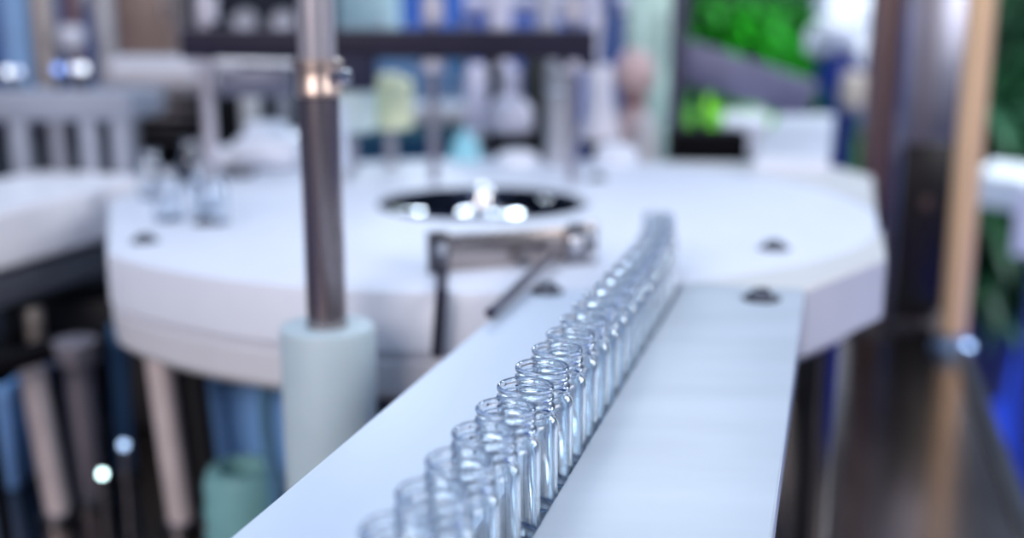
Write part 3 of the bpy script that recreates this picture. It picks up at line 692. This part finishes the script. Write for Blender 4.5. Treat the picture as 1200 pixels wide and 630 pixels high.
bm = newbm(); add_box(bm, (-hw*.3, -.02, h*.33), (-hw*.1, -.004, h*.36), .002); obj('latch', bm, COPPER, t)
q = at(1024, 300, Yc-.02)
t = thing('guard_post', 'brown bronze square post left of the dark polished cabinet', 'post', (q.x, Yc-.02, DZ))
hw = 15/(fwd(200)/Yc)
bm = newbm(); add_box(bm, (-hw, 0, 0), (hw, 2*hw, 1.45-DZ), .002); obj('tube', bm, COPPER, t)
bm = newbm(); add_box(bm, (-hw*1.6, -hw*.6, 0), (hw*1.6, 2.6*hw, .008), .002); obj('foot_plate', bm, DSTEEL, t)
# glass guard pane right of the brass post
t = thing('glass_screen', 'clear glass guard pane right of the brass post', 'glass pane', (bp.x, bp.y+.04, DZ))
d = RD; 
bm = newbm(); add_box(bm, (-.003, .03, .01), (.003, .55, .62), .001); o = obj('pane', bm, mat('pane_glass', (.93, .98, 1), .0, trans=1, ior=1.02, noise=0), t); o.rotation_euler.z = RYAW
for yy in (.03, .5):
    bm = newbm(); add_box(bm, (-.008, yy, 0), (.008, yy+.03, .03), .002); o = obj('clip', bm, ALU, t); o.rotation_euler.z = RYAW

# ------------------------------------------------------------------ greenery
LEAF = mat('leaf_green', (.015, .46, .005), .5, noise=.3, nscale=6, col2=(.004, .08, .004))
LEAFY = mat('leaf_lime', (.22, .68, .01), .5, noise=.3, nscale=6, col2=(.06, .30, .01))
LEAFD = mat('leaf_dark', (.012, .10, .03), .5, noise=.3, nscale=6, col2=(.004, .035, .018))
def plant(label, x, y, h, spread, n, m, blades=True, potr=.14):
    t = thing('potted_plant', label, 'plant', (x, y, 0))
    bm = newbm(); add_lathe(bm, [(0, 0), (potr*.75, 0), (potr, .26), (potr*1.06, .27), (potr*1.06, .30), (potr*.92, .30), (potr*.88, .26), (0, .26)], 28, cap=False)
    obj('pot', bm, mat('pot_dark', (.05, .05, .06), .5, noise=.08), t)
    bm = newbm()
    for i in range(6): add_rod(bm, (random.uniform(-.04, .04), random.uniform(-.04, .04), .25), (random.uniform(-.1, .1), random.uniform(-.1, .1), h*.7), .008, 8)
    obj('stem', bm, mat('stem_green', (.05, .12, .03), .6, noise=.1), t)
    bm = newbm()
    for i in range(n):
        z0 = random.uniform(.28, h*.95); ang = random.uniform(0, 2*PI); rr = spread*random.uniform(0, .85)
        base = Vector((rr*.55*math.cos(ang), rr*.55*math.sin(ang), z0))
        dr = Vector((math.cos(ang), math.sin(ang), random.uniform(.1, 1.3))).normalized()
        L = random.uniform(.16, .30); wd = random.uniform(.012, .028)
        side = dr.cross(Vector((0, 0, 1))).normalized()
        pr = None
        for k in range(5):
            u = k/4; c = base + dr*L*u + Vector((0, 0, -.13*u*u*L/.2)); ww = wd*math.sin(PI*(.12+.86*u))
            up = Vector((0, 0, 1))*ww*.3
            cur = [bm.verts.new(c-side*ww+up), bm.verts.new(c), bm.verts.new(c+side*ww+up)]
            if pr:
                bm.faces.new((pr[0], pr[1], cur[1], cur[0])); bm.faces.new((pr[1], pr[2], cur[2], cur[1]))
            pr = cur
    o = obj('foliage', bm, m, t)
    return t
def pos(xx, Y, yy=100): return at(xx, yy, Y).x
plant('bright green leafy plant behind the thin dark post', pos(835, 4.0), 4.0, 1.30, .30, 900, LEAF)
plant('bright green leafy plant in front of the hall wall, right of the first', pos(940, 4.5), 4.6, 1.30, .34, 900, LEAF)
plant('low lime green plant right above the black box', pos(838, 3.15), 3.15, .96, .20, 600, LEAFY)
plant('dark green plant between the blue vase and the white outfeed slab', pos(990, 3.35), 3.35, .98, .20, 900, mat('leaf_deep', (.01, .20, .02), .5, noise=.3, nscale=6, col2=(.004, .07, .01)))
plant('dark teal green plant at the upper right frame corner', pos(1215, 4.7), 4.55, 1.32, .34, 900, LEAFD, potr=.2)
plant('dark green plant on the blue carpet beyond the brass post', pos(1155, 3.5), 3.5, .95, .30, 800, LEAFD, potr=.18)
# hedge backing: countless leaves
t = thing('leaf_wall', 'wall of countless small green leaves behind the plants', 'hedge', (pos(900, 5.2), 5.3, 0)); del t['label']; 
tag(t, 'deep green leaf wall far behind the potted plants', 'hedge')
bm = newbm(); add_box(bm, (-.55, 0, 0), (4.2, .15, 1.7), .02); obj('backing', bm, mat('hedge_dark', (.006, .05, .012), .7, noise=.5, nscale=8, col2=(.003, .02, .01)), t)
bm = newbm()
for i in range(2600):
    c = Vector((random.uniform(-.55, 4.2), random.uniform(-.08, 0), random.uniform(.02, 1.68))); a = random.uniform(0, PI*2); L = random.uniform(.03, .07)
    u = Vector((math.cos(a), -.4, math.sin(a)))*L; v = Vector((-math.sin(a), -.1, math.cos(a)))*L*.35
    vs = [bm.verts.new(c-u), bm.verts.new(c+v), bm.verts.new(c+u), bm.verts.new(c-v)]; bm.faces.new(vs)
o = obj('leaves', bm, mat('hedge_leaf', (.02, .20, .03), .5, noise=.4, nscale=3, col2=(.008, .09, .04)), t); o['kind'] = 'stuff'
# slanting beam in front of the plants
t = thing('slanting_chute', 'slate purple chute slanting down across the greenery', 'chute', (pos(880, 2.5), 2.5, 0))
off = Vector(t.location)
a = at(800, 68, 2.5)-off; b = at(950, 118, 2.45)-off; d = b-a
M = Matrix.Translation(a) @ d.to_track_quat('X', 'Z').to_matrix().to_4x4()
bm = newbm(); add_box(bm, (0, -.03, -.048), (d.length, .03, .042), .004, M); obj('trough', bm, mat('chute_slate', (.15, .15, .25), .45, .2, noise=.08), t)
for u in (.15, .9):
    q = a.lerp(b, u); bm = newbm(); add_rod(bm, (q.x, q.y, q.z-.03), (q.x, q.y, 0), .012); obj('leg', bm, mat('post_slate', (.07, .07, .12)), t)
# white bouquet in blue vase
vx = pos(990, 2.9)
t = thing('flower_vase', 'white flower bunch in a deep blue vase left of the brown post', 'flowers', (vx, 2.9, 0))
zv = zat(125, 2.9)
bm = newbm(); add_lathe(bm, [(0, 0), (.16, 0), (.16, .02), (.05, .05), (.04, .3), (.03, zv-.10), (.045, zv-.03), (.078, zv+.07), (.06, zat(62, 2.9)), (0, zat(62, 2.9))], 32, cap=False)
obj('vase', bm, mat('vase_blue', (.002, .02, .20), .3, noise=.05), t)
for i in range(26):
    bm = newbm()
    c = Vector((random.uniform(-.055, .085), random.uniform(-.08, .08), random.uniform(zat(64, 2.9), zat(-25, 2.9))))
    r = random.uniform(.028, .045)
    for k in range(5):
        a = k*2*PI/5+i; add_lathe(bm, [(0, -r*.3), (r*.45, -r*.15), (r*.6, 0), (r*.45, r*.15), (0, r*.3)], 10, Matrix.Translation(c+Vector((math.cos(a)*r*.5, -.01, math.sin(a)*r*.5))) @ Matrix.Rotation(PI/2, 4, 'X'), cap=False)
    obj('bloom', bm, mat('petal_white', (.70, .76, .90), .6, noise=.1, nscale=12), t)
t, r, h = standing('lantern', 'small tan lantern under the white flowers', 'lantern', 1000, 84, 130, 34, 2.7, mat('tan_shade', (.40, .36, .33), .5, noise=.08), [(.6, 0), (.9, .1), (1, .5), (.8, .9), (.4, 1)])
addring(t, r*.3, -t.location.z, 0, DSTEEL, 'pole')
addring(t, r*1.5, -t.location.z, -t.location.z+.02, DSTEEL, 'foot')
